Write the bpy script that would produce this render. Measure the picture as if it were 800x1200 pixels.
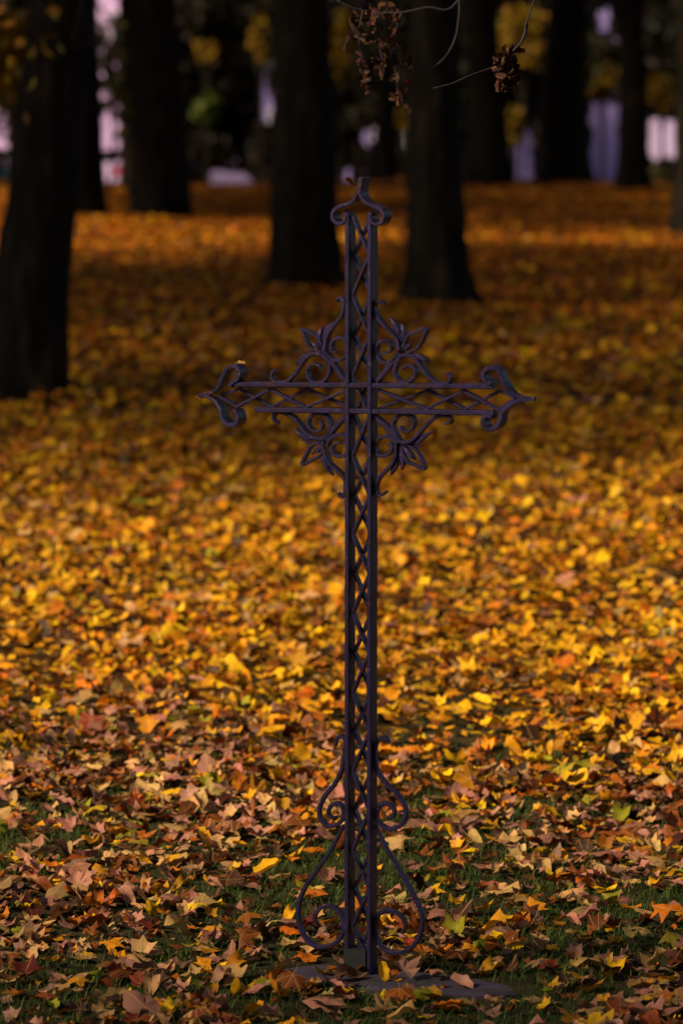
import bpy, math, random
import numpy as np
from mathutils import Vector, Matrix

for o in list(bpy.data.objects):
    bpy.data.objects.remove(o)
S = bpy.context.scene
C = S.collection
R = math.radians
rng = np.random.default_rng(7)
random.seed(7)

# ------------------------------------------------------------------ camera
FPX = 4544.0            # focal length in photo pixels (photo 800 x 1200)
H = 1.80
PITCH = math.atan((600 - 115) / FPX)
cd = bpy.data.cameras.new('camera')
cam = bpy.data.objects.new('camera', cd)
C.objects.link(cam)
cam.location = (0, 0, H)
cam.rotation_euler = (math.pi / 2 - PITCH, 0, 0)
cd.sensor_fit = 'HORIZONTAL'
cd.sensor_width = 24.0
cd.lens = FPX / 800 * 24
cd.clip_end = 3000
cd.dof.use_dof = True
cd.dof.focus_distance = 8.3
cd.dof.aperture_fstop = 4.5
S.camera = cam

# ------------------------------------------------------------------ light
SUN_EL, SUN_AZ = 36, 242          # azimuth clockwise from +Y: the sun stands left, a little behind the camera
w = bpy.data.worlds.new('World')
S.world = w
w.use_nodes = True
nt = w.node_tree
sky = nt.nodes.new('ShaderNodeTexSky')
sky.sky_type = 'NISHITA'
sky.sun_disc = False
sky.sun_elevation = R(SUN_EL)
sky.sun_rotation = R(SUN_AZ)
nt.links.new(sky.outputs[0], nt.nodes['Background'].inputs[0])
nt.nodes['Background'].inputs[1].default_value = 0.05
sd = bpy.data.lights.new('sun', 'SUN')
sd.energy = 5.0
sd.angle = R(8.0)
sd.color = (1.0, 0.84, 0.62)
sun = bpy.data.objects.new('sun', sd)
C.objects.link(sun)
e, a_ = R(SUN_EL), R(SUN_AZ)
to_sun = Vector((math.sin(a_) * math.cos(e), math.cos(a_) * math.cos(e), math.sin(e)))
sun.rotation_euler = to_sun.to_track_quat('Z', 'Y').to_euler()
S.view_settings.view_transform = 'Standard'
S.view_settings.look = 'None'
S.view_settings.gamma = 1
S.view_settings.exposure = 0.8
S.render.engine = 'CYCLES'
S.cycles.max_bounces = 6

# ------------------------------------------------------------------ helpers
cp, sp_ = math.cos(PITCH), math.sin(PITCH)


def ray(px, py):
    d = Vector(((px - 400) / FPX, cp + sp_ * (600 - py) / FPX, -sp_ + cp * (600 - py) / FPX))
    return d


def on_ground(px, py, z=0.0):
    d = ray(px, py)
    t = (z - H) / d.z
    return Vector((0, 0, H)) + d * t


def at_depth(px, py, Y):
    d = ray(px, py)
    return Vector((0, 0, H)) + d * (Y / d.y)


def project(x, y, z):
    f = y * cp - (z - H) * sp_
    u = y * sp_ + (z - H) * cp
    return 400 + FPX * x / f, 600 - FPX * u / f


def gz(x, y):
    """height of the ground sheet"""
    x = np.asarray(x, float)
    y = np.asarray(y, float)
    h = 0.012 * np.sin(1.7 * x + 0.6) * np.cos(1.1 * y + 0.4) + 0.02 * np.sin(0.53 * x + 0.31 * y) + 0.006 * np.sin(4.1 * x + 2.2 * y)
    h = h * np.clip(np.hypot(x - .04, y - 7.83) / 1.2, 0, 1)
    h = h * (1 + np.clip((y - 15) / 30, 0, 1.5))
    t = np.clip((y - 82) / 17, 0, 1)
    h = h * (1 - t) - 1.0 * t * t * (3 - 2 * t)
    return h


def tag(o, label=None, cat=None, group=None, kind=None):
    if label: o['label'] = label
    if cat: o['category'] = cat
    if group: o['group'] = group
    if kind: o['kind'] = kind
    return o


def thing(name, label, cat, loc=(0, 0, 0), rz=0, group=None):
    o = bpy.data.objects.new(name, None)
    C.objects.link(o)
    o.empty_display_size = 0.1
    o.location = loc
    o.rotation_euler = (0, 0, rz)
    return tag(o, label, cat, group)


class MB:
    def __init__(s):
        s.v, s.f = [], []

    def add(s, vs, fs):
        b = len(s.v)
        s.v += [tuple(v) for v in vs]
        s.f += [tuple(i + b for i in f) for f in fs]

    def box(s, x0, x1, y0, y1, z0, z1):
        s.add([(x0, y0, z0), (x1, y0, z0), (x1, y1, z0), (x0, y1, z0), (x0, y0, z1), (x1, y0, z1), (x1, y1, z1), (x0, y1, z1)],
              [(0, 3, 2, 1), (4, 5, 6, 7), (0, 1, 5, 4), (1, 2, 6, 5), (2, 3, 7, 6), (3, 0, 4, 7)])

    def tube(s, pts, rad, n=8):
        pts = [Vector(p) for p in pts]
        vs, fs = [], []
        up = Vector((0.31, 0.2, 1)).normalized()
        pu = None
        for i, p in enumerate(pts):
            t = (pts[min(i + 1, len(pts) - 1)] - pts[max(i - 1, 0)]).normalized()
            if pu is None:
                ref = up if abs(t.dot(up)) < .9 else Vector((1, 0, 0))
                pu = t.cross(ref).normalized()
            pu = (pu - t * pu.dot(t)).normalized()
            q = t.cross(pu)
            r = rad[i] if hasattr(rad, '__len__') else rad
            for k in range(n):
                a = 2 * math.pi * k / n
                vs.append(p + (pu * math.cos(a) + q * math.sin(a)) * r)
        m = len(pts)
        for i in range(m - 1):
            for k in range(n):
                k2 = (k + 1) % n
                fs.append((i * n + k, i * n + k2, (i + 1) * n + k2, (i + 1) * n + k))
        fs.append(tuple(range(n - 1, -1, -1)))
        fs.append(tuple((m - 1) * n + k for k in range(n)))
        s.add(vs, fs)

    def build(s, name, mat, parent=None, smooth=False):
        me = bpy.data.meshes.new(name)
        me.from_pydata(s.v, [], s.f)
        me.materials.append(mat)
        if smooth:
            me.polygons.foreach_set('use_smooth', [True] * len(me.polygons))
        me.update()
        o = bpy.data.objects.new(name, me)
        C.objects.link(o)
        if parent: o.parent = parent
        return o


def np_mesh(name, V, F, mat, col=None, vein=None, smooth=False):
    """V (n,3), F (m,k) numpy -> mesh, with optional per-vertex colour"""
    me = bpy.data.meshes.new(name)
    k = F.shape[1]
    me.vertices.add(len(V))
    me.vertices.foreach_set('co', V.astype(np.float32).ravel())
    me.loops.add(F.size)
    me.loops.foreach_set('vertex_index', F.astype(np.int32).ravel())
    me.polygons.add(len(F))
    me.polygons.foreach_set('loop_start', np.arange(0, F.size, k, dtype=np.int32))
    me.polygons.foreach_set('loop_total', np.full(len(F), k, dtype=np.int32))
    if smooth:
        me.polygons.foreach_set('use_smooth', np.ones(len(F), dtype=bool))
    me.update(calc_edges=True)
    if col is not None:
        at = me.attributes.new('col', 'FLOAT_COLOR', 'POINT')
        c4 = np.ones((len(V), 4), np.float32)
        c4[:, :3] = col
        at.data.foreach_set('color', c4.ravel())
    if vein is not None:
        at = me.attributes.new('vein', 'FLOAT', 'POINT')
        at.data.foreach_set('value', vein.astype(np.float32))
    me.materials.append(mat)
    return me


def link(name, me, parent=None):
    o = bpy.data.objects.new(name, me)
    C.objects.link(o)
    if parent: o.parent = parent
    return o


def catmull(pts, seg=6):
    P = [np.array(p, float) for p in pts]
    if len(P) < 3:
        return [P[0] + (P[1] - P[0]) * t for t in np.linspace(0, 1, seg + 1)]
    P = [2 * P[0] - P[1]] + P + [2 * P[-1] - P[-2]]
    out = []
    for i in range(1, len(P) - 2):
        p0, p1, p2, p3 = P[i - 1:i + 3]
        for t in np.linspace(0, 1, seg, endpoint=False):
            out.append(.5 * (2 * p1 + (p2 - p0) * t + (2 * p0 - 5 * p1 + 4 * p2 - p3) * t * t + (3 * p1 - p0 - 3 * p2 + p3) * t ** 3))
    out.append(P[-2])
    return out


# ------------------------------------------------------------------ materials
def new_mat(name):
    m = bpy.data.materials.new(name)
    m.use_nodes = True
    n = m.node_tree.nodes
    return m, n, m.node_tree.links, n['Principled BSDF']


def ramp(n, stops):
    r = n.new('ShaderNodeValToRGB')
    el = r.color_ramp.elements
    while len(el) < len(stops): el.new(0.5)
    for q, (p, c) in zip(el, stops):
        q.position = p
        q.color = (*c, 1)
    return r


def noise(n, L, scale, detail=4, coord='Object', rough=.6, stretch=None):
    tc = n.new('ShaderNodeTexCoord')
    t = n.new('ShaderNodeTexNoise')
    t.inputs['Scale'].default_value = scale
    t.inputs['Detail'].default_value = detail
    t.inputs['Roughness'].default_value = rough
    if stretch:
        mp = n.new('ShaderNodeMapping')
        mp.inputs['Scale'].default_value = stretch
        L.new(tc.outputs[coord], mp.inputs[0])
        L.new(mp.outputs[0], t.inputs[0])
    else:
        L.new(tc.outputs[coord], t.inputs[0])
    return t


def noisy_mat(name, stops, scale, rough=.8, bump=.3, detail=5, spec=.3, stretch=None, dist=.01):
    m, n, L, b = new_mat(name)
    t = noise(n, L, scale, detail, stretch=stretch)
    r = ramp(n, stops)
    L.new(t.outputs[0], r.inputs[0])
    L.new(r.outputs[0], b.inputs['Base Color'])
    b.inputs['Roughness'].default_value = rough
    b.inputs['Specular IOR Level'].default_value = spec
    if bump:
        t2 = noise(n, L, scale * 3, 6, stretch=stretch)
        bp = n.new('ShaderNodeBump')
        bp.inputs['Strength'].default_value = bump
        bp.inputs['Distance'].default_value = dist
        L.new(t2.outputs[0], bp.inputs['Height'])
        L.new(bp.outputs[0], b.inputs['Normal'])
    return m


def leaf_mat(name, source, trans=.3, vein_amt=.5):
    """leaf surface: colour from the object or a per-leaf attribute, blotches, veins, some translucency"""
    m, n, L, b = new_mat(name)
    if source == 'object':
        oi = n.new('ShaderNodeObjectInfo')
        csock = oi.outputs['Color']
    else:
        at = n.new('ShaderNodeAttribute')
        at.attribute_name = 'col'
        csock = at.outputs['Color']
    t = noise(n, L, 45 if source == 'attr' else 28, 4, rough=.65)
    mr = n.new('ShaderNodeMapRange')
    mr.inputs['From Min'].default_value = .3
    mr.inputs['From Max'].default_value = .7
    mr.inputs['To Min'].default_value = .62
    mr.inputs['To Max'].default_value = 1.22
    L.new(t.outputs[0], mr.inputs[0])
    mul = n.new('ShaderNodeMix')
    mul.data_type = 'RGBA'
    mul.blend_type = 'MULTIPLY'
    mul.inputs[0].default_value = 1
    L.new(csock, mul.inputs[6])
    L.new(mr.outputs[0], mul.inputs[7])
    va = n.new('ShaderNodeAttribute')
    va.attribute_name = 'vein'
    vr = n.new('ShaderNodeMapRange')
    vr.inputs['From Min'].default_value = .86
    vr.inputs['From Max'].default_value = .98
    vr.inputs['To Max'].default_value = vein_amt
    L.new(va.outputs['Fac'], vr.inputs[0])
    vm = n.new('ShaderNodeMix')
    vm.data_type = 'RGBA'
    L.new(vr.outputs[0], vm.inputs[0])
    L.new(mul.outputs[2], vm.inputs[6])
    vm.inputs[7].default_value = (.42, .24, .07, 1)
    L.new(vm.outputs[2], b.inputs['Base Color'])
    b.inputs['Roughness'].default_value = .55
    b.inputs['Specular IOR Level'].default_value = .12
    bp = n.new('ShaderNodeBump')
    bp.inputs['Strength'].default_value = .5
    bp.inputs['Distance'].default_value = .004
    L.new(t.outputs[0], bp.inputs['Height'])
    L.new(bp.outputs[0], b.inputs['Normal'])
    tr = n.new('ShaderNodeBsdfTranslucent')
    L.new(vm.outputs[2], tr.inputs[0])
    mx = n.new('ShaderNodeMixShader')
    mx.inputs[0].default_value = trans
    L.new(b.outputs[0], mx.inputs[1])
    L.new(tr.outputs[0], mx.inputs[2])
    L.new(mx.outputs[0], n['Material Output'].inputs[0])
    return m


def iron_mat():
    m, n, L, b = new_mat('painted_iron')
    t = noise(n, L, 22, 6, rough=.7)
    r = ramp(n, [(.30, (.004, .003, .008)), (.48, (.016, .010, .036)), (.58, (.006, .004, .010)), (.63, (.034, .011, .006)), (.70, (.006, .004, .010))])
    L.new(t.outputs[0], r.inputs[0])
    tch = noise(n, L, 75, 5, rough=.75)
    chip = n.new('ShaderNodeMapRange')
    chip.inputs['From Min'].default_value = .62
    chip.inputs['From Max'].default_value = .68
    L.new(tch.outputs[0], chip.inputs[0])
    mixc = n.new('ShaderNodeMix')
    mixc.data_type = 'RGBA'
    L.new(chip.outputs[0], mixc.inputs[0])
    L.new(r.outputs[0], mixc.inputs[6])
    mixc.inputs[7].default_value = (.075, .055, .11, 1)
    L.new(mixc.outputs[2], b.inputs['Base Color'])
    t2 = noise(n, L, 160, 5)
    rr = n.new('ShaderNodeMapRange')
    rr.inputs['To Min'].default_value = .34
    rr.inputs['To Max'].default_value = .66
    L.new(t.outputs[0], rr.inputs[0])
    L.new(rr.outputs[0], b.inputs['Roughness'])
    b.inputs['Specular IOR Level'].default_value = .3
    b.inputs['Specular Tint'].default_value = (.8, .65, 1, 1)
    bp = n.new('ShaderNodeBump')
    bp.inputs['Strength'].default_value = .5
    bp.inputs['Distance'].default_value = .002
    L.new(t2.outputs[0], bp.inputs['Height'])
    L.new(bp.outputs[0], b.inputs['Normal'])
    return m


def flat_mat(name, col, rough=.5, spec=.5, metal=0.0):
    m, n, L, b = new_mat(name)
    t = noise(n, L, 3, 4)
    r = ramp(n, [(.3, tuple(c * .85 for c in col)), (.7, col)])
    L.new(t.outputs[0], r.inputs[0])
    L.new(r.outputs[0], b.inputs['Base Color'])
    b.inputs['Roughness'].default_value = rough
    b.inputs['Specular IOR Level'].default_value = spec
    b.inputs['Metallic'].default_value = metal
    return m


M_IRON = iron_mat()
M_FOOT = noisy_mat('foot_box_iron', [(.3, (.005, .007, .006)), (.7, (.012, .014, .012))], 30, .7, .4, dist=.002)
M_SLAB = noisy_mat('slab_stone', [(.3, (.020, .013, .020)), (.52, (.042, .027, .044)), (.64, (.022, .019, .014)), (.75, (.036, .027, .034))], 9, .85, .5, dist=.006)
M_BARK = noisy_mat('bark', [(.3, (.004, .003, .002)), (.55, (.010, .007, .004)), (.72, (.036, .024, .015))], 5, .95, .8, stretch=(2.2, 2.2, .45), dist=.04, spec=.1)
M_TWIG = noisy_mat('twig_bark', [(.3, (.006, .004, .005)), (.7, (.022, .014, .018))], 40, .8, .3, dist=.002)
M_LEAF = leaf_mat('fallen_leaf', 'object', .13)
M_LITTER = leaf_mat('leaf_litter', 'attr', .13, .4)
M_CROWN = leaf_mat('crown_leaf', 'attr', .35, 0)
M_GRASS = leaf_mat('grass_blade', 'attr', .3, 0)
M_ROAD = noisy_mat('asphalt', [(.3, (.04, .04, .042)), (.7, (.06, .06, .062))], 8, .9, .3)
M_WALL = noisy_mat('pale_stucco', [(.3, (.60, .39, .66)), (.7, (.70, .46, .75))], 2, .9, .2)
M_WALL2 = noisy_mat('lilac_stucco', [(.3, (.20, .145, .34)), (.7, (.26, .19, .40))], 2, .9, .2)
M_ROOF = noisy_mat('roof_slate', [(.3, (.05, .04, .04)), (.7, (.08, .06, .06))], 4, .8, .3)
M_FRAME = flat_mat('window_frame', (.55, .5, .52))
M_GLASS = flat_mat('dark_glass', (.02, .022, .028), .08, .6)
M_WHITE = flat_mat('white_paint', (.62, .46, .72), .3)
M_SILVER = flat_mat('silver_paint', (.20, .15, .28), .35, .5, .2)
M_TEAL = flat_mat('teal_paint', (.03, .16, .24), .3)
M_RED = flat_mat('red_lens', (.6, .02, .06), .2)
M_TYRE = flat_mat('tyre', (.02, .02, .02), .9)
M_RIM = flat_mat('rim', (.4, .4, .42), .35, .5, .8)
M_LAMP = flat_mat('lamp_glass', (.7, .7, .72), .1)


def ground_mat():
    m, n, L, b = new_mat('park_ground')
    t = noise(n, L, 1.3, 5)
    t2 = noise(n, L, 26, 6, rough=.7)
    r1 = ramp(n, [(.3, (.020, .022, .008)), (.5, (.035, .030, .010)), (.7, (.060, .030, .010))])
    L.new(t2.outputs[0], r1.inputs[0])
    r2 = ramp(n, [(.32, (.020, .010, .003)), (.5, (.06, .025, .005)), (.68, (.14, .055, .007))])
    L.new(t2.outputs[0], r2.inputs[0])
    # the near lawn is grass and soil, farther on the ground is old leaf litter
    tc = n.new('ShaderNodeTexCoord')
    sx = n.new('ShaderNodeSeparateXYZ')
    L.new(tc.outputs['Object'], sx.inputs[0])
    mr = n.new('ShaderNodeMapRange')
    mr.inputs['From Min'].default_value = 10
    mr.inputs['From Max'].default_value = 13
    L.new(sx.outputs['Y'], mr.inputs[0])
    mx = n.new('ShaderNodeMix')
    mx.data_type = 'RGBA'
    L.new(mr.outputs[0], mx.inputs[0])
    L.new(r1.outputs[0], mx.inputs[6])
    L.new(r2.outputs[0], mx.inputs[7])
    L.new(mx.outputs[2], b.inputs['Base Color'])
    b.inputs['Roughness'].default_value = .95
    b.inputs['Specular IOR Level'].default_value = .1
    bp = n.new('ShaderNodeBump')
    bp.inputs['Strength'].default_value = .9
    bp.inputs['Distance'].default_value = .03
    L.new(t2.outputs[0], bp.inputs['Height'])
    L.new(bp.outputs[0], b.inputs['Normal'])
    return m


M_GROUND = ground_mat()

# ------------------------------------------------------------------ ground
xs = np.concatenate([np.linspace(-700, -40, 12), np.linspace(-34, -6, 15), np.linspace(-5, 5, 61), np.linspace(6, 34, 15), np.linspace(40, 700, 12)])
ys = np.concatenate([np.linspace(-200, -12, 8), np.linspace(-10, 5, 16), np.linspace(5.2, 30, 120), np.linspace(31, 103, 73), np.linspace(125, 1200, 20)])
X, Y = np.meshgrid(xs, ys)
Z = gz(X, Y)
V = np.stack([X, Y, Z], -1).reshape(-1, 3)
nx, ny = len(xs), len(ys)
ii = (np.arange(ny - 1)[:, None] * nx + np.arange(nx - 1)[None]).ravel()
F = np.stack([ii, ii + 1, ii + nx + 1, ii + nx], 1)
tag(link('ground', np_mesh('ground', V, F, M_GROUND, smooth=True)), kind='structure')
m = MB()
m.add([(-200, 105, -.994), (200, 105, -.994), (200, 118, -.994), (-200, 118, -.994)], [(0, 1, 2, 3)])
tag(m.build('road', M_ROAD), kind='structure')
m = MB()
m.box(-200, 200, 104.8, 104.997, -1.1, -.87)
m.box(-200, 200, 118.003, 118.2, -1.1, -.87)
tag(m.build('kerb', M_WALL2), kind='structure')

# ------------------------------------------------------------------ the iron cross
ANG = R(21.7)
DEEP = 0.038
P0 = on_ground(421, 1147)
U = Vector((math.cos(ANG), -math.sin(ANG), 0))
N = Vector((-math.sin(ANG), -math.cos(ANG), 0))


def uv(px, py, wv=0.0):
    """photo point -> (u, v) on the plane of the cross, wv metres in front of its front face"""
    d = ray(px, py)
    o = Vector((0, 0, H))
    t = (P0 + N * (wv + DEEP / 2) - o).dot(N) / d.dot(N)
    p = o + d * t - P0
    return p.dot(U), p.z


cross = thing('iron_cross', 'tall dark wrought iron cross with lattice bars and leafy scrolls standing in fallen leaves', 'cross', P0, -ANG)


def ribbon(mb, pts2, thick, w0, w1, taper=(1, 1), wtaper=(1, 1), cham=.18, seg=6, smooth_path=True, jit=.0):
    """flat iron strip that follows (u,v) points; w0..w1 its extent along the depth of the cross"""
    P = catmull(pts2, seg) if smooth_path else [np.array(p, float) for p in pts2]
    n = len(P)
    vs, fs = [], []
    wc, wh = (w0 + w1) / 2, abs(w1 - w0) / 2
    for i, p in enumerate(P):
        t = P[min(i + 1, n - 1)] - P[max(i - 1, 0)]
        t = t / (np.linalg.norm(t) + 1e-9)
        nn = np.array([-t[1], t[0]])
        s = i / (n - 1)
        ta = taper[0] + (taper[1] - taper[0]) * s if len(taper) == 2 else np.interp(s, np.linspace(0, 1, len(taper)), taper)
        wa = wtaper[0] + (wtaper[1] - wtaper[0]) * s if len(wtaper) == 2 else np.interp(s, np.linspace(0, 1, len(wtaper)), wtaper)
        a = thick / 2 * ta * (1 + jit * random.uniform(-1, 1))
        b = wh * wa * (1 + jit * random.uniform(-1, 1))
        c = cham * min(a, b) * 1.6
        for (x, z) in ((a, b - c), (a - c, b), (-a + c, b), (-a, b - c), (-a, -b + c), (-a + c, -b), (a - c, -b), (a, -b + c)):
            q = p + nn * x
            vs.append((q[0], -(wc + z - DEEP / 2) - DEEP / 2 - DEEP / 2 + DEEP / 2, q[1]))
    for i in range(n - 1):
        for k in range(8):
            k2 = (k + 1) % 8
            fs.append((i * 8 + k, i * 8 + k2, (i + 1) * 8 + k2, (i + 1) * 8 + k))
    fs.append(tuple(range(7, -1, -1)))
    fs.append(tuple((n - 1) * 8 + k for k in range(8)))
    mb.add(vs, fs)


# local frame of the cross: x = u, y = away from the camera, z = up; w = 0 is the front face -> local y = -DEEP/2 - w
def rib(name, parent, pix, thick, w0, w1, wtrace=None, scale=1, org=(0, 0), **kw):
    wt = (w0 + w1) / 2 if wtrace is None else wtrace
    pts = [uv(org[0] + x / scale, org[1] + y / scale, wt) for x, y in pix]
    mb = MB()
    kw.setdefault('jit', .0)
    ribbon(mb, pts, thick, w0 + DEEP / 2, w1 + DEEP / 2, **kw)
    return mb.build(name, M_IRON, parent)


def dense(p, q, k):
    return [(p[0] + (q[0] - p[0]) * i / k, p[1] + (q[1] - p[1]) * i / k) for i in range(k + 1)]


FULL = (-DEEP, 0.0)
MIDW = (-.030, -.009)
# uprights
for x0, x1 in ((406.4, 405.6), (432.4, 431.6)):
    rib('upright_bar', cross, dense((x0, 249), (x1, 1148), 40), .0092, *FULL, wtrace=0, smooth_path=False, jit=.025)
# arms: two flat bars, the lower one broken short at its left end
rib('arm_bar', cross, dense((274, 450.5), (575, 453.2), 24), .0098, -DEEP + .003, -.002, wtrace=0, smooth_path=False, jit=.05)
rib('arm_bar', cross, dense((298, 480.4), (577, 484.2), 24), .0098, -DEEP + .003, -.002, wtrace=0, smooth_path=False, jit=.05)
# lattice of the upright
nodes = [252, 298, 346, 393.5, 441, 487, 534, 581, 626, 672, 718.5, 765, 811.5, 857, 904, 950.5, 996.5, 1041.5, 1086, 1125]
for flip, dw in ((0, .0), (1, -.009)):
    pts = []
    for i, y in enumerate(nodes):
        pts.append((413.5 if (i + flip) % 2 == 0 else 433.5, y))
    fine = []
    for i in range(len(pts) - 1):
        fine += dense(pts[i], pts[i + 1], 4)[:-1]
    fine.append(pts[-1])
    rib('lattice_strip', cross, fine, .0055, -.024 + dw, -.006 + dw, wtrace=-.014, smooth_path=False)
# lattice of the arms
for xs_, tip in (([405, 355, 314, 275], (257, 464)), ([440, 497, 540, 581], (603, 467))):
    for flip, dw in ((0, .0), (1, -.009)):
        pts = []
        for i, x in enumerate(xs_):
            f = (x - 275) / 300
            top, bot = 455.5 + 2.6 * f, 476.5 + 3.6 * f
            pts.append((x + 3, top if (i + flip) % 2 == 0 else bot))
        pts.append(tip)
        fine = []
        for i in range(len(pts) - 1):
            fine += dense(pts[i], pts[i + 1], 5)[:-1]
        fine.append(pts[-1])
        rib('lattice_strip', cross, fine, .0056, -.025 + dw, -.009 + dw, wtrace=-.014, smooth_path=False)
# top finial
sc, og = 7.27, (370, 190)
rib('finial_scroll', cross, [(374, 128), (362, 200), (345, 270), (305, 335), (245, 362), (180, 385), (140, 430), (145, 490), (190, 522), (235, 505), (256, 455), (238, 428)], .0072, -DEEP - .002, .001, wtrace=0, scale=sc, org=og)
rib('finial_scroll', cross, [(392, 128), (378, 215), (377, 275), (420, 340), (490, 375), (550, 402), (578, 450), (560, 508), (510, 528), (470, 500), (458, 452), (478, 432)], .0072, -DEEP - .0, .003, wtrace=0, scale=sc, org=og)
# arm ends
sc, og = 6.154, (220, 400)
rib('end_scroll', cross, [(58, 393), (110, 385), (170, 365), (215, 320), (245, 250), (285, 192), (340, 182), (370, 222), (355, 272), (315, 300), (300, 325)], .0086, -DEEP - .002, .001, wtrace=0, scale=sc, org=og, taper=(.7, 1, 1, 1), wtaper=(.35, .8, 1, 1))
rib('end_scroll', cross, [(66, 402), (120, 402), (180, 432), (225, 490), (237, 550), (280, 600), (330, 602), (358, 562), (345, 512), (318, 502)], .0086, -DEEP - .002, .001, wtrace=0, scale=sc, org=og, taper=(.7, 1, 1, 1), wtaper=(.35, .8, 1, 1))
sc, og = 6.667, (520, 400)
rib('end_scroll', cross, [(690, 450), (610, 446), (550, 430), (500, 385), (455, 320), (425, 245), (380, 208), (330, 218), (302, 255), (310, 295), (340, 330), (365, 318)], .0086, -DEEP - .002, .001, wtrace=0, scale=sc, org=og, taper=(.7, 1, 1, 1), wtaper=(.35, .8, 1, 1))
rib('end_scroll', cross, [(688, 460), (610, 464), (560, 470), (500, 505), (445, 555), (432, 620), (405, 668), (350, 690), (310, 662), (302, 612), (330, 580), (368, 592)], .0086, -DEEP - .002, .001, wtrace=0, scale=sc, org=og, taper=(.7, 1, 1, 1), wtaper=(.35, .8, 1, 1))

# four leafy corner ornaments
ORN = {
    'upper left': ((310, 340), dict(
        stem=[(775, 870), (660, 700), (560, 575)],
        tendril=[[(570, 560), (580, 500), (595, 430), (640, 350), (700, 280), (738, 215), (752, 150), (750, 90), (720, 70), (690, 80), (678, 108)],
                 [(540, 590), (450, 600), (390, 640), (340, 720), (280, 800), (220, 850), (150, 862), (100, 850), (75, 810), (85, 765), (115, 745)]],
        scroll=[[(550, 560), (600, 615), (660, 652), (715, 655), (765, 610), (785, 540), (765, 465), (705, 443), (645, 480), (632, 540), (655, 575), (685, 578)],
                [(535, 590), (600, 660), (622, 730), (600, 810), (550, 858), (480, 868), (425, 825), (408, 760), (430, 712), (480, 692), (525, 708), (535, 740)]],
        loop_leaf=[(530, 575), (440, 540), (400, 480), (378, 410), (358, 362), (420, 388), (500, 440), (545, 510)],
        leaf_blade=[[(545, 540), (515, 440), (540, 345)], [(570, 520), (575, 430), (605, 345), (645, 305)], [(540, 570), (495, 530), (455, 490)], [(460, 597), (380, 622), (325, 672), (298, 702)], [(470, 580), (410, 575), (345, 573)]])),
    'upper right': ((435, 340), dict(
        stem=[(45, 875), (150, 745), (270, 590)],
        tendril=[[(270, 560), (255, 470), (220, 420), (150, 350), (80, 270), (42, 200), (32, 150), (52, 110), (100, 105), (128, 132)],
                 [(275, 615), (370, 608), (430, 645), (480, 720), (540, 800), (610, 860), (680, 882), (730, 860), (747, 820), (735, 790), (703, 775)]],
        scroll=[[(275, 580), (220, 650), (150, 682), (90, 652), (55, 590), (62, 515), (105, 475), (152, 470), (190, 505), (190, 552), (152, 587), (108, 580)],
                [(275, 630), (238, 700), (227, 780), (260, 840), (320, 863), (380, 842), (422, 790), (412, 730), (370, 702), (320, 715), (293, 742)]],
        loop_leaf=[(285, 580), (320, 485), (350, 422), (430, 387), (518, 358), (492, 440), (452, 520), (410, 560), (330, 585)],
        leaf_blade=[[(265, 520), (258, 400), (222, 312), (183, 258)], [(275, 500), (308, 400), (288, 312)], [(295, 570), (340, 530), (382, 503)], [(360, 602), (450, 620), (510, 650), (548, 672)]])),
    'lower left': ((310, 470), dict(
        stem=[(775, 135), (660, 255), (570, 360)],
        tendril=[[(560, 370), (560, 430), (582, 505), (622, 590), (690, 650), (742, 705), (768, 770), (765, 840), (745, 892), (712, 890), (698, 858)],
                 [(570, 350), (490, 347), (420, 312), (360, 250), (300, 172), (230, 122), (150, 100), (100, 122), (88, 168), (132, 205)]],
        scroll=[[(595, 420), (610, 375), (645, 335), (705, 310), (765, 335), (795, 410), (775, 490), (718, 517), (660, 490), (640, 440), (662, 402), (722, 385)],
                [(580, 345), (628, 255), (612, 172), (560, 122), (490, 117), (432, 152), (415, 210), (440, 262), (490, 280), (540, 262), (547, 205), (520, 185)]],
        loop_leaf=[(565, 370), (455, 410), (402, 485), (358, 592), (450, 550), (530, 500), (562, 410)],
        leaf_blade=[[(560, 400), (558, 530), (592, 620), (645, 695)], [(555, 385), (510, 450), (448, 492)], [(500, 350), (400, 342), (335, 305), (288, 262)], [(500, 382), (400, 385), (333, 360)]])),
    'lower right': ((435, 470), dict(
        stem=[(38, 138), (150, 240), (265, 375)],
        tendril=[[(240, 390), (238, 510), (192, 600), (112, 680), (62, 750), (45, 830), (60, 872), (100, 880), (142, 848)],
                 [(265, 372), (340, 385), (410, 350), (480, 270), (540, 200), (620, 142), (700, 130), (747, 160), (742, 203), (698, 210)]],
        scroll=[[(245, 395), (200, 350), (140, 327), (80, 350), (42, 405), (52, 480), (110, 515), (170, 495), (203, 445), (195, 405), (162, 402)],
                [(262, 350), (217, 262), (215, 192), (262, 137), (330, 122), (390, 152), (405, 210), (380, 265), (330, 285), (290, 265), (285, 232)]],
        loop_leaf=[(270, 390), (390, 432), (460, 510), (503, 632), (420, 600), (340, 560), (285, 430)],
        leaf_blade=[[(250, 410), (242, 560), (212, 640), (188, 692)], [(262, 410), (300, 550), (290, 645)], [(290, 410), (370, 500), (418, 542)], [(340, 390), (430, 382), (510, 322), (578, 280)], [(360, 412), (420, 422), (483, 430)]])),
}
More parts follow.
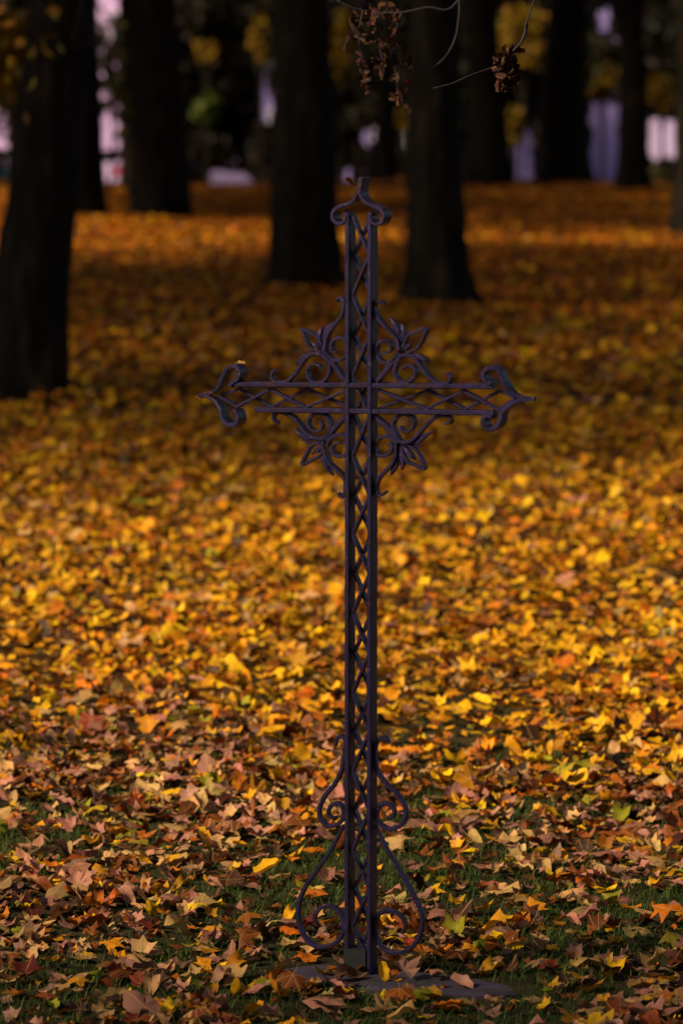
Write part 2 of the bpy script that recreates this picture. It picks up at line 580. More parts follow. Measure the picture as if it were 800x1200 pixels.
for pos, (og, d) in ORN.items():
    mb = MB()
    c = {'upper left': (545, 575), 'upper right': (272, 590), 'lower left': (572, 360), 'lower right': (262, 380)}[pos]
    u0, v0 = uv(og[0] + c[0] / 8, og[1] + c[1] / 8, -.019)
    # a forged collar where all the strips of the ornament meet
    orn = rib('corner_ornament', cross, [(x, y) for x, y in d['stem']], .0105, -.029, -.009, scale=8, org=og, taper=(.75, 1.0, 1.1))
    orn['label'] = 'leafy iron scrollwork in the %s corner of the cross' % pos
    for t in d['tendril']:
        rib('tendril', orn, t, .0062, *MIDW, scale=8, org=og, taper=(1.3, 1, 1, .7), wtaper=(1.1, 1, 1, .8))
    for t in d['scroll']:
        rib('scroll', orn, t, .0060, *MIDW, scale=8, org=og, taper=(1.2, 1, 1, .75), wtaper=(1, 1, 1, .85))
    rib('loop_leaf', orn, d['loop_leaf'], .0056, -.028, -.012, scale=8, org=og, taper=(1, 1.1, 1), seg=5)
    for t in d['leaf_blade']:
        thin = abs(t[0][1] - t[-1][1]) < 30
        rib('leaf_blade', orn, t,   .0034 if thin else .0095, *((-.022, -.016) if thin else (-.029, -.013)), scale=8, org=og, taper=(.5, 1.15, .9, .25), wtaper=(.6, 1, 1, .6))

# scrolls at the foot
sc, og = 3.75, (330, 850)
FOOT = [
    [(238, 92), (243, 62), (262, 47), (282, 70), (276, 130), (264, 200), (232, 260), (192, 310), (168, 362), (172, 410), (202, 442), (242, 438), (272, 405), (268, 360), (240, 342), (212, 360), (207, 392), (232, 412)],
    [(474, 78), (452, 52), (425, 62), (410, 112), (418, 190), (452, 250), (502, 295), (540, 350), (545, 402), (518, 445), (470, 455), (430, 430), (417, 390), (432, 352), (465, 345), (494, 370), (490, 400), (466, 412)],
    [(272, 440), (222, 540), (160, 632), (110, 702), (77, 780), (77, 862), (102, 930), (152, 972), (212, 970), (255, 940), (275, 890), (265, 832), (220, 796), (172, 805), (146, 840), (152, 875)],
    [(412, 440), (460, 540), (520, 642), (572, 732), (610, 812), (618, 872), (600, 940), (560, 985), (510, 1000), (450, 985), (418, 930), (412, 870), (432, 826), (480, 814), (525, 840), (545, 880), (530, 915)]]
for k, t in enumerate(FOOT):
    rib('foot_scroll', cross, t, .0085 if k > 1 else .0080, -.026, -.012, scale=sc, org=og, taper=(.7, 1, 1, 1, .75), wtaper=(.8, 1, 1, .9))
# iron shoe that holds the two uprights
u0, v0 = uv(403.5, 1112, 0)
u1, v1 = uv(428.5, 1146, 0)
mb = MB()
mb.box(u0, u1, -DEEP / 2 - .003, DEEP / 2 + .004, -.02, v0)
mb.build('foot_box', M_FOOT, cross)

# base slab
slab = thing('base_slab', 'flat dark purple stone slab under the foot of the iron cross, half buried in leaves', 'stone slab', P0, -ANG)
out = [(-.155, -.10), (-.05, -.115), (.10, -.125), (.22, -.11), (.31, -.085), (.36, -.045), (.33, -.005), (.22, .03), (.05, .05), (-.10, .05), (-.16, -.02)]
mb = MB()
n = len(out)
vs = [(x, y, -.06) for x, y in out] + [(x, y, .008) for x, y in out] + [(x * .975 + .002, y * .95 - .002, .014 + .002 * math.sin(9 * x)) for x, y in out]
fs = []
for k in range(n):
    k2 = (k + 1) % n
    fs += [(k, k2, n + k2, n + k), (n + k, n + k2, 2 * n + k2, 2 * n + k)]
fs.append(tuple(2 * n + k for k in range(n)))
mb.add(vs, fs)
mb.build('stone', M_SLAB, slab)

# ------------------------------------------------------------------ leaves
PAL = {
    'yellow': (.66, .33, .004), 'golden': (.54, .21, .003), 'orange': (.42, .105, .003), 'rust brown': (.17, .040, .006),
    'pale tan': (.44, .24, .075), 'pinkish brown': (.33, .135, .085), 'dark brown': (.045, .018, .008), 'greenish yellow': (.22, .19, .008), 'dark red': (.16, .020, .008)}
PN = list(PAL)
PC = np.array([PAL[k] for k in PN])
MIX_NEAR = np.array([.06, .08, .07, .16, .20, .26, .12, .035, .015])
MIX_MID = np.array([.28, .31, .14, .10, .07, .02, .07, .01, 0])
MIX_FAR = np.array([.05, .24, .42, .22, .01, 0, .05, .01, 0])


def oval():
    half = [(90, 1.0, 1), (70, .86, .4), (52, .74, .2), (30, .66, .2), (5, .62, .2), (-25, .62, .2), (-50, .66, .2), (-75, .70, .6)]
    return half + [(180 - a, r, v) for a, r, v in half[::-1] if a != 90]


def maple(simple=False):
    """outline of a maple leaf: (angle, radius, vein) round the blade; angle 90 is the tip"""
    if simple:
        half = [(90, .97, 1), (73, .78, .4), (62, .63, 0), (41, .90, 1), (24, .74, .4), (6, .60, 0), (-22, .70, 1), (-80, .14, 0)]
        o = half + [(180 - a, r, v) for a, r, v in half[::-1] if a != 90]
    else:
        half = [(90, 1.0, 1), (80, .70, .5), (74, .74, .3), (63, .60, 0), (52, .76, .4), (38, .92, 1), (28, .74, .4), (10, .57, 0), (-4, .61, .4), (-22, .60, 1), (-45, .34, .2), (-80, .12, 0)]
        o = half + [(180 - a, r, v) for a, r, v in half[::-1] if a != 90]
    return o


STATES = ['lying flat', 'cupped upward', 'arched', 'folded lengthwise', 'curled', 'crumpled', 'twisted']


def leaf_shape(state, seed, simple=False, ring=True):
    """unit leaf -> verts, tri faces, vein"""
    r_ = np.random.default_rng(seed)
    o = oval() if seed % 2 == 0 and state in (1, 2, 3, 5) else maple(simple)
    A = np.radians([p[0] + r_.uniform(-4, 4) for p in o])
    Rr = np.array([p[1] * r_.uniform(.80, 1.12) for p in o])
    ve = np.array([p[2] for p in o], float)
    x, y = Rr * np.cos(A) * r_.uniform(.75, 1.05), Rr * np.sin(A)
    n = len(o)
    P = [(0, 0)]
    vein = [1.0]
    if ring:
        P += list(zip(x * .5, y * .5))
        vein += list(np.where(ve > .9, 1, .55 * ve + .3))
    P += list(zip(x, y))
    vein += list(ve)
    P = np.array(P)
    F = []
    if ring:
        for k in range(n):
            k2 = (k + 1) % n
            F += [(0, 1 + k, 1 + k2), (1 + k, 1 + n + k, 1 + n + k2), (1 + k, 1 + n + k2, 1 + k2)]
    else:
        for k in range(n):
            F.append((0, 1 + k, 1 + (k + 1) % n))
    X, Y = P[:, 0], P[:, 1]
    r2 = X * X + Y * Y
    if state == 0: z = .16 * r2 * np.sin(3 * np.arctan2(Y, X) + seed)
    elif state == 1: z = .42 * r2
    elif state == 2: z = -.55 * X * X - .15 * Y * Y
    elif state == 3: z = .6 * np.abs(X) + .08 * r2; X = X * .8
    elif state == 4: z = .9 * np.clip(r2 - .2, 0, None) ** 1.2 * (1 + .4 * np.sin(2 * np.arctan2(Y, X) + seed))
    elif state == 5: z = .30 * np.sin(3.2 * X + seed) + .28 * np.sin(4 * Y + 1.3 * seed) - .25 * Y * Y
    else: z = .5 * X * Y + .25 * np.clip(X, 0, None) ** 2 + .1 * r2
    z = z + r_.normal(0, .05, len(X)) * (r2 > .05)
    if state == 5:
        X = X * .75
    return np.stack([X, Y, z], 1), np.array(F), np.array(vein)


# petiole as part of the blade mesh of the near leaves
def near_leaf_mesh(state, seed):
    Vv, Ff, ve = leaf_shape(state, seed, ring=True, simple=True)
    b = len(Vv)
    z0 = 0
    st = np.array([[-.012, -.02, z0], [.012, -.02, z0], [.03, -.35, .04], [.05, -.34, .04], [.10, -.62, .10], [.118, -.60, .10]])
    Vv = np.vstack([Vv, st])
    Ff = np.vstack([Ff, [[b, b + 2, b + 1], [b + 1, b + 2, b + 3], [b + 2, b + 4, b + 3], [b + 3, b + 4, b + 5]]])
    ve = np.concatenate([ve, np.ones(6)])
    return Vv, Ff, ve


def rot_mats(yaw, tx, ty):
    cz, sz = np.cos(yaw), np.sin(yaw)
    cx, sx = np.cos(tx), np.sin(tx)
    cy, sy = np.cos(ty), np.sin(ty)
    o, z = np.ones_like(yaw), np.zeros_like(yaw)
    Rz = np.stack([cz, -sz, z, sz, cz, z, z, z, o], 1).reshape(-1, 3, 3)
    Rx = np.stack([o, z, z, z, cx, -sx, z, sx, cx], 1).reshape(-1, 3, 3)
    Ry = np.stack([cy, z, sy, z, o, z, -sy, z, cy], 1).reshape(-1, 3, 3)
    return Rx @ Ry @ Rz


def scatter(n, y0, y1, spread, mixes, dens=None, tilt=.33, size=(.036, .058)):
    """random leaves in the wedge seen by the camera, widened by `spread`"""
    pw = 1.0
    u = rng.random(int(n))
    # area-uniform in a wedge of half width k*y + c
    k, c = .088 * spread, .6
    F_ = lambda y: k * y * y / 2 + c * y
    tgt = F_(y0) + u * (F_(y1) - F_(y0))
    y = (-c + np.sqrt(c * c + 2 * k * tgt)) / k
    x = rng.uniform(-1, 1, len(y)) * (k * y + c)
    if dens is not None:
        keep = rng.random(len(y)) < dens(x, y)
        x, y = x[keep], y[keep]
    n = len(x)
    s = rng.uniform(*size, n) * rng.choice([.55, .8, 1, 1, 1.15, 1.3], n)
    yaw = rng.uniform(0, 2 * math.pi, n)
    tx = rng.normal(0, tilt, n)
    ty = rng.normal(0, tilt, n)
    up = rng.random(n) < .04
    tx = np.where(up, tx + .7, tx)
    mt = np.clip((y - 9.9 + .5 * np.sin(2.3 * x) + .3 * np.sin(5.1 * x + 1)) / 1.5, 0, 1)[:, None]
    ft = np.clip((y - 22) / 20, 0, 1)[:, None]
    mix = MIX_NEAR * (1 - mt) + MIX_MID * mt
    mix = mix * (1 - ft) + MIX_FAR * ft
    cdf = np.cumsum(mix / mix.sum(1, keepdims=True), 1)
    ci = np.minimum((rng.random(n)[:, None] > cdf).sum(1), len(PN) - 1)
    hsv = rng.uniform(.45, 1.25, (n, 1)) * (1 + rng.normal(0, .07, (n, 3)))
    col = np.clip(PC[ci] * hsv, 0, .8)
    st = rng.choice(7, n, p=[.06, .13, .17, .14, .17, .25, .08])
    return dict(x=x, y=y, s=s, yaw=yaw, tx=tx, ty=ty, ci=ci, col=col, st=st, lift=rng.uniform(0, 1, n))


def bake(L, name, label, shapes, lift, mat=None):
    Vs, Fs, Cs, Es = [], [], [], []
    base = 0
    for st in range(7):
        for var in range(2):
            idx = np.where((L['st'] == st) & ((np.arange(len(L['x'])) % 2) == var))[0]
            if len(idx) == 0: continue
            v, f, ve = shapes[(st, var)]
            M = rot_mats(L['yaw'][idx], L['tx'][idx], L['ty'][idx])
            W = np.einsum('nij,kj->nki', M, v) * L['s'][idx][:, None, None]
            zmin = W[:, :, 2].min(1)
            W[:, :, 0] += L['x'][idx][:, None]
            W[:, :, 1] += L['y'][idx][:, None]
            W[:, :, 2] += (gz(L['x'][idx], L['y'][idx]) - zmin * .8 + .003 + lift * L['lift'][idx])[:, None]
            Vs.append(W.reshape(-1, 3))
            Fs.append((f[None] + (np.arange(len(idx)) * len(v))[:, None, None] + base).reshape(-1, f.shape[1]))
            Cs.append(np.repeat(L['col'][idx], len(v), 0))
            Es.append(np.tile(ve, len(idx)))
            base += len(idx) * len(v)
    me = np_mesh(name, np.vstack(Vs), np.vstack(Fs), mat or M_LITTER, np.vstack(Cs), np.concatenate(Es), smooth=False)
    return tag(link(name, me), label, 'leaf litter', kind='stuff')


def sub(L, m):
    return {k: v[m] for k, v in L.items()}


def near_dens(x, y):
    g = .55 + .28 * np.sin(3.1 * x + 1.9 * y) * np.sin(2.3 * y - 1.2 * x + .7) + .2 * np.sin(7 * x - 3 * y)
    t = np.clip((y - 9.2) / 1.2, 0, 1)
    return np.clip(g * (1 - t) + t, .1, 1)


def mid_dens(x, y):
    g = np.sin(2.7 * x + .9 * y + .4) * np.sin(1.3 * y - 1.6 * x) + .6 * np.sin(5.3 * x + 2.1 * y) * np.sin(3.7 * y - 2 * x + 1)
    return np.clip(.78 + .34 * g, .35, 1)


NEAR_V = {}
for st in range(7):
    for var in range(2):
        NEAR_V[(st, var)] = near_leaf_mesh(st, 11 + st * 5 + var)
HEX = {}
for st in range(7):
    for var in range(2):
        r_ = np.random.default_rng(900 + st * 2 + var)
        A = np.radians(np.array([90, 35, -25, -90, 205, 145]))
        rr = np.array([1, .85, .65, .3, .65, .85]) * r_.uniform(.75, 1.1, 6)
        hx_, hy_ = rr * np.cos(A), rr * np.sin(A)
        hz_ = r_.normal(0, .22, 6)
        HEX[(st, var)] = (np.vstack([[0, 0, .0], np.stack([hx_, hy_, hz_], 1)]), np.array([(0, 1 + k, 1 + (k + 1) % 6) for k in range(6)]), np.zeros(7))
MIDS = {(st, var): leaf_shape(st, 40 + st * 3 + var, simple=True, ring=False) for st in range(7) for var in range(2)}

L1 = scatter(17500, 5.2, 10.2, 1.7, None, near_dens, tilt=.17, size=(.022, .046))
_lu = (L1['x'] - P0.x) * U.x + (L1['y'] - P0.y) * U.y
_lv = -((L1['x'] - P0.x) * N.x + (L1['y'] - P0.y) * N.y)
_on = (_lu > -.15) & (_lu < .36) & (_lv > -.13) & (_lv < .05) & (rng.random(len(_lu)) < .62)
L1 = {k: v[~_on] for k, v in L1.items()}
px, py = project(L1['x'], L1['y'], gz(L1['x'], L1['y']))
inview = (px > -15) & (px < 815) & (py < 1212) & (py > 700)
show = np.where(inview, L1['s'] / L1['y'], 0)
order = np.argsort(-show)[:285]
ind = np.zeros(len(show), bool)
ind[order] = True
ind &= inview
bake(sub(L1, ~ind), 'foreground_leaf_litter', 'smaller and farther brown and yellow leaves scattered through the grass round the cross', NEAR_V, .012)
L2 = scatter(64000, 9.9, 22, 1.7, None, mid_dens, tilt=.16, size=(.022, .046))
bake(L2, 'yellow_leaf_carpet', 'thick carpet of golden yellow fallen maple leaves behind the cross', MIDS, .035)
L3 = scatter(110000, 22, 82, 1.35, None, None, tilt=.25, size=(.034, .058))
bake(L3, 'distant_leaf_carpet', 'far orange leaf carpet running back under the dark tree trunks', HEX, .05)

# the leaves that show largest: one object each
leaf_meshes = {}
for k, (v, f, ve) in NEAR_V.items():
    leaf_meshes[k] = np_mesh('fallen_leaf', v, f, M_LEAF, None, ve, smooth=False)
idx = np.where(ind)[0]
cx_, cy_ = P0.x, P0.y
labs = {}
objs = []
for i in idx:
    st = int(L1['st'][i])
    var = int(i % 2)
    me = leaf_meshes[(st, var)]
    v = NEAR_V[(st, var)][0]
    M = rot_mats(L1['yaw'][i:i + 1], L1['tx'][i:i + 1], L1['ty'][i:i + 1])[0]
    s = float(L1['s'][i])
    zmin = (v @ M.T)[:, 2].min() * s
    x, y = float(L1['x'][i]), float(L1['y'][i])
    o = link('fallen_leaf', me)
    rest = 0.0
    lu, lv = (x - cx_) * U.x + (y - cy_) * U.y, -((x - cx_) * N.x + (y - cy_) * N.y)
    if -.16 < lu < .36 and -.12 < lv < .05: rest = .012
    o.matrix_world = Matrix.Translation((x, y, float(gz(x, y)) - zmin * .85 + .003 + rest + .010 * float(L1['lift'][i]))) @ Matrix(M.tolist()).to_4x4() @ Matrix.Scale(s, 4)
    o.color = (*[float(q) for q in L1['col'][i]], 1)
    dx, dy = x - cx_, y - cy_
    r = math.hypot(dx, dy)
    far = "a hand" if r < .2 else 'a forearm' if r < .4 else "a pace" if r < .7 else 'two paces' if r < 1.1 else 'far'
    side = '' if abs(dx) < .12 else (' left' if dx < 0 else ' right')
    dep = '' if abs(dy) < .12 else ('front' if dy < 0 else 'back')
    where = (dep + side).strip() or 'close'
    others = idx[idx != i]
    j = others[np.argmin(np.hypot(L1['x'][others] - x, L1['y'][others] - y))]
    size = 'small' if s < .034 else 'large' if s > .046 else 'medium'
    lab = '%s %s leaf %s, %s %s of cross, by %s leaf' % (size, PN[L1['ci'][i]], STATES[st], far, where, PN[L1['ci'][j]])
    labs.setdefault(lab, []).append((x, o))
for lab, lst in labs.items():
    lst.sort(key=lambda t: t[0])
    for k, (x, o) in enumerate(lst):
        l2 = lab
        if len(lst) == 2: l2 = lab + (', leftmost' if k == 0 else ', rightmost')
        if len(lst) == 4: l2 = lab + (', leftmost', ', second', ', third', ', rightmost')[k]
        if len(lst) == 3: l2 = lab + (', leftmost', ', middle', ', rightmost')[k]
        if len(l2.split()) > 16: l2 = l2.split(' ', 1)[1]
        tag(o, l2, 'leaf', 'fallen maple leaves in the foreground')


def hero_leaf(px, py, Ydep, size, colname, st, yaw, tx, ty, label, group=None, onground=False, mul=1.0):
    p = on_ground(px, py) if onground else at_depth(px, py, Ydep)
    var = 0
    v = NEAR_V[(st, var)][0]
    M = rot_mats(np.array([yaw]), np.array([tx]), np.array([ty]))[0]
    zmin = (v @ M.T)[:, 2].min() * size
    o = link('fallen_leaf', leaf_meshes[(st, var)])
    z = float(gz(p.x, p.y)) - zmin + .014 if onground else p.z
    o.matrix_world = Matrix.Translation((p.x, p.y, z)) @ Matrix(M.tolist()).to_4x4() @ Matrix.Scale(size, 4)
    o.color = (*[c * mul for c in PAL[colname]], 1)
    return tag(o, label, 'leaf', group)


G = 'fallen maple leaves in the foreground'
hero_leaf(594, 1056, 0, .058, 'pale tan', 0, .3, .12, -.1, 'large pale cream maple leaf spread flat on grass right of the cross foot', G, True, 1.25)
hero_leaf(316, 1034, 0, .045, 'yellow', 3, 1.9, .25, -.3, 'bright yellow leaf lying tilted on grass left of the lower foot scroll', G, True)
hero_leaf(449, 1157, 0, .026, 'yellow', 3, .2, 1.25, .1, 'yellow leaf standing upright on edge in front of the cross foot', G, True)
hero_leaf(462, 1156, 0, .026, 'golden', 4, 2.2, .3, .2, 'golden curled leaf on the stone slab just right of the cross foot', G, True)
hero_leaf(655, 1010, 0, .044, 'golden', 1, 2.6, .35, .1, 'golden yellow cupped leaf on grass, well right of the foot scrolls', G, True, 1.2)
hero_leaf(783, 1088, 0, .060, 'orange', 2, .6, .3, -.2, 'big orange tan leaf arched on the grass at the right edge of the photo', G, True, 1.2)
hero_leaf(283, 425.5, 7.95, .016, 'pale tan', 0, .5, .25, .1, 'tiny pale yellow leaf resting on top of the left arm scroll of the cross', None)
hero_leaf(409, 214, 7.815, .018, 'rust brown', 3, 2.0, .5, .9, 'small brown leaf caught on the left of the top finial of the cross', None)
hero_leaf(234, 467.5, 7.92, .014, 'orange', 0, 1.0, .1, .5, 'tiny orange leaf stuck under the pointed left tip of the cross', None)

# grass between the leaves
n = 130000
k_, c_ = .088 * 1.6, .4
y = rng.uniform(5.4, 11.5, n)
x = rng.uniform(-1, 1, n) * (k_ * y + c_)
g = np.sin(3.1 * x + 1.9 * y) * np.sin(2.3 * y - 1.2 * x + .7) + .6 * np.sin(7 * x - 3 * y) - .1
keep = rng.random(n) < np.clip(.62 - .75 * g, .12, 1) * np.clip((11.5 - y) / 2.2, .0, 1)
x, y = x[keep], y[keep]
lu, lv = (x - cx_) * U.x + (y - cy_) * U.y, -((x - cx_) * N.x + (y - cy_) * N.y)
keep = ~((lu > -.17) & (lu < .37) & (lv > -.13) & (lv < .06))
x, y = x[keep], y[keep]
n = len(x)
hgt = rng.uniform(.008, .032, n)
wd = rng.uniform(.0009, .0018, n)
an = rng.uniform(0, 2 * math.pi, n)
le = rng.uniform(.3, 2.2, n) * hgt
zz = gz(x, y)
dx, dy = np.cos(an), np.sin(an)
V = np.zeros((n, 5, 3))
V[:, 0] = np.stack([x - dy * wd, y + dx * wd, zz - .004], 1)
V[:, 1] = np.stack([x + dy * wd, y - dx * wd, zz - .004], 1)
V[:, 2] = np.stack([x - dy * wd * .8 + dx * le * .35, y + dx * wd * .8 + dy * le * .35, zz + hgt * .6], 1)
V[:, 3] = np.stack([x + dy * wd * .8 + dx * le * .35, y - dx * wd * .8 + dy * le * .35, zz + hgt * .6], 1)
V[:, 4] = np.stack([x + dx * le, y + dy * le, zz + hgt], 1)
f = np.array([[0, 1, 3], [0, 3, 2], [2, 3, 4]])
F = (f[None] + (np.arange(n) * 5)[:, None, None]).reshape(-1, 3)
gc = np.array([[.032, .062, .008], [.050, .078, .010], [.066, .066, .016], [.022, .044, .008]])[rng.integers(0, 4, n)] * rng.uniform(.8, 1.9, (n, 1))
tag(link('grass', np_mesh('grass', V.reshape(-1, 3), F, M_GRASS, np.repeat(gc, 5, 0))), 'short dull green grass growing between the fallen leaves', 'grass', kind='stuff')


# ------------------------------------------------------------------ trees
def foliage(name, clumps, n, size, cols, seed, mat=None):
    """leaf-sized bent quads spread through ellipsoid clumps (cx,cy,cz,rx,ry,rz)"""
    r_ = np.random.default_rng(seed)
    vol = np.array([c[3] * c[4] * c[5] for c in clumps])
    ci = r_.choice(len(clumps), n, p=vol / vol.sum())
    d = r_.normal(0, 1, (n, 3))
    d /= np.linalg.norm(d, axis=1)[:, None]
    rr = r_.random(n) ** .45
    cl = np.array(clumps)[ci]
    p = cl[:, :3] + d * rr[:, None] * cl[:, 3:6]
    a = r_.normal(0, 1, (n, 3))
    a /= np.linalg.norm(a, axis=1)[:, None]
    b = np.cross(a, r_.normal(0, 1, (n, 3)))
    b /= np.linalg.norm(b, axis=1)[:, None]
    s = r_.uniform(.6, 1.3, (n, 1)) * size
    nrm = np.cross(a, b) * s * .25
    V = np.stack([p - a * s, p - b * s * .55 + nrm, p + a * s, p + b * s * .55 + nrm], 1).reshape(-1, 3)
    i = np.arange(n)[:, None] * 4
    F = np.concatenate([i + [[0, 1, 2]], i + [[0, 2, 3]]])
    col = np.array(cols)[r_.integers(0, len(cols), n)] * r_.uniform(.65, 1.3, (n, 1))
    return np_mesh(name, V, F, mat or M_CROWN, np.repeat(col, 4, 0))


GOLD = [(.42, .20, .012), (.36, .13, .01), (.45, .27, .02), (.25, .13, .012)]
OLIVE = [(.06, .055, .012), (.10, .075, .012), (.05, .06, .014)]
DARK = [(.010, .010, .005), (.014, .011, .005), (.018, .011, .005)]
DULL = [(.26, .14, .006), (.22, .10, .005), (.16, .10, .006), (.08, .05, .005)]
GREEN = [(.06, .09, .008), (.09, .10, .008), (.04, .055, .006)]


def trunk_verts(r0, hgt, lean=(0, 0), flare=.55, seed=0, n=30, rings=34, bow=0.0):
    r_ = np.random.default_rng(seed)
    ph = r_.uniform(0, 6.28, 8)
    mb = MB()
    vs, fs = [], []
    zs = hgt * np.linspace(0, 1, rings) ** 1.6
    zs[0] = -.25
    for z in zs:
        zz = max(z, 0)
        f = zz / hgt
        cx = lean[0] * zz + bow * math.sin(f * 3.1) + .05 * r0 * math.sin(zz * 1.7 + ph[0])
        cy = lean[1] * zz + .05 * r0 * math.sin(zz * 1.3 + ph[1])
        base = r0 * ((1 - .45 * f) + flare * math.exp(-zz / (.9 * r0 + .16)))
        for k in range(n):
            a = 2 * math.pi * k / n
            buttress = .16 * math.exp(-zz / .45) * math.sin(5 * a + ph[2]) + .05 * math.sin(3 * a + ph[3] + zz)
            ridge = .045 * math.sin(13 * a + 1.5 * math.sin(zz * 2 + ph[4])) + .02 * math.sin(9 * a - zz * 1.1 + ph[5]) + .03 * r_.normal()
            r = base * (1 + buttress + ridge)
            vs.append((cx + r * math.cos(a), cy + r * math.sin(a), z))
    for i in range(rings - 1):
        for k in range(n):
            k2 = (k + 1) % n
            fs.append((i * n + k, i * n + k2, (i + 1) * n + k2, (i + 1) * n + k))
    fs.append(tuple((rings - 1) * n + k for k in range(n)))
    mb.add(vs, fs)
    top = Vector((lean[0] * hgt, lean[1] * hgt, hgt))
    for k in range(6):
        a = k * 1.05 + ph[6]
        h0 = hgt * r_.uniform(.62, .98)
        st = Vector((lean[0] * h0, lean[1] * h0, h0))
        d = Vector((math.cos(a), math.sin(a), r_.uniform(.5, 1.1)))
        ln = r_.uniform(2.6, 4.2)
        pts = [st + d * ln * t + Vector((0, 0, .5 * t * t * ln * .4)) for t in (0, .25, .5, .75, 1)]
        mb.tube(pts, [r0 * .42, r0 * .33, r0 * .24, r0 * .16, r0 * .06], 8)
    return mb


def crown_mesh(seed, cols=GOLD, n=3000, low=6.0):
    r_ = np.random.default_rng(seed)
    cl = [(0, 0, low + 4.5, 2.6, 2.6, 2.6)]
    for k in range(13):
        a = k * 2.4 + r_.uniform(-.4, .4)
        rad = r_.uniform(2.0, 4.2)
        cl.append((rad * math.cos(a), rad * math.sin(a), low + r_.uniform(1.2, 6.5), r_.uniform(1.4, 2.1), r_.uniform(1.4, 2.1), r_.uniform(1.1, 1.7)))
    return foliage('crown', cl, n, .21, cols, seed)


CROWNS = [crown_mesh(s) for s in (1, 2, 3)]


def tree(loc, r0, label, lean=(0, 0), flare=.55, seed=0, bow=0.0, hgt=7.5, group='dark trees standing in the leaf carpet', crown=True):
    t = thing('park_tree', label, 'tree', loc, 0, group)
    trunk_verts(r0, hgt, lean, flare, seed, bow=bow).build('trunk', M_BARK, t, smooth=True)
    c = link('crown', CROWNS[seed % 3], t)
    c.location = (lean[0] * hgt, lean[1] * hgt, 0)
    c.rotation_euler = (0, 0, seed * 1.3)
    return t


def tree_px(xc, ybase, wpx, label, top_x=None, z=None, **kw):
    """trunk whose foot is centred on photo column xc at row ybase and wpx wide above its flare"""
    p = on_ground(xc, ybase)
    p.z = float(gz(p.x, p.y)) if z is None else z
    ppm = FPX / p.y
    r0 = wpx / ppm / 2
    lean = (0, 0)
    if top_x is not None:                      # column of the axis where it leaves the frame
        zt = H + p.y * math.tan(-PITCH + math.atan(600 / FPX))
        lean = ((top_x - xc) / ppm / zt, 0)
    return tree(p, r0, label, lean=lean, **kw)


T1 = tree_px(22, 464, 86, 'thick dark tree trunk at the left edge leaning right, nearest of all trees', top_x=80, flare=.42, seed=3, hgt=8)
tree_px(98, 252, 44, 'slimmer dark trunk standing just behind the thick left-edge tree', top_x=98, flare=.25, seed=4)
tree_px(190, 254, 66, 'straight dark trunk left of the cross beside the white strip of house wall', top_x=183, flare=.08, seed=5)
tree_px(155, 224, 24, 'narrow far trunk tucked against the left side of the straight dark trunk', top_x=150, flare=.2, seed=6)
tree_px(361, 334, 77, 'broad dark trunk directly behind and left of the cross top', top_x=352, flare=.25, seed=7)
tree_px(512, 357, 64, 'dark trunk with flared foot just right of the cross', top_x=507, flare=.62, seed=8)
tree_px(576, 221, 46, 'far dark trunk half hidden behind the flared trunk right of the cross', top_x=562, flare=.4, seed=9)
tree((-3.14, 121, -1.0), .42, 'far trunk behind the silver parked car, left of the broad trunk', flare=.2, seed=10)
tree_px(452, 212, 24, 'slim far trunk seen just right of the cross top', top_x=452, flare=.2, seed=11)
tree_px(656, 219, 58, 'wide far dark trunk in the middle of the right background', top_x=664, flare=.2, seed=12)
tree_px(741, 226, 36, 'slim far trunk between lilac wall strip and white van', top_x=740, flare=.25, seed=13)
tree_px(810, 276, 40, 'dark trunk cut off by the right edge of the photo', top_x=806, flare=.2, seed=14)

# unseen trees added to shade the park, some hidden behind visible trunks
k = 20
off = [(-10, 31), (-14.5, 34), (-11, 64), (-19, 71), (10, 34), (9.5, 45), (14, 53), (12, 64), (16, 72),
       (-20, 39), (-22, 51), (-26, 64), (6.5, 27), (7, 20), (-10.5, 24.5), (-10, 17.4), (-10.5, 57), (-15.5, 28), (4.5, -5), (-6, -8), (10, -3), (-10.8, -2.5), (-7.2, 38), (-9, 57), (0, -12), (-5.6, 50), (6.3, 58), (1.73, 70), (-7.6, 73), (8, 77), (7.5, 3), (8, 11), (-1, -5), (-12, 76), (-9, 82), (-3.3, 68)]
for x, y in off:
    if x < -5: x, y = x - 2.4, y - 1.3
    tree((x, y, float(gz(x, y))), .33, 'unseen golden leaved tree added to cast shade on the park', seed=k, group='unseen trees added for their shade')
    k += 1

# yellow shoots with leaves in front of the left-edge tree
def sprig(name, parent, path, Ydep, leaves, cols, leafname, mat_leaf, rad=.004, lsize=.035, tw=M_TWIG):
    mb = MB()
    pts = [at_depth(x, y, Ydep + dz) for x, y, dz in path]
    pts = [Vector(p) for p in catmull([tuple(p) for p in pts], 5)]
    if parent:
        pts = [p - parent.location for p in pts]
    mb.tube(pts, list(np.linspace(rad, rad * .5, len(pts))), 6)
    tg = mb.build('twig', tw, parent, smooth=True)
    return tg


def loose_leaf(name, parent, p, size, col, st, rs):
    var = rs % 2
    me = leaf_meshes[(st, var)]
    o = link(name, me)
    if parent:
        o.parent = parent
    q = np.random.default_rng(rs).uniform(-3, 3, 3)
    M = rot_mats(q[:1], q[1:2] * .6, q[2:] * .6)[0]
    base = Vector(p) - (parent.location if parent and parent.type == 'EMPTY' else Vector((0, 0, 0)))
    o.matrix_basis = Matrix.Translation(base) @ Matrix(M.tolist()).to_4x4() @ Matrix.Scale(size, 4)
    o.color = (*col, 1)
    return o


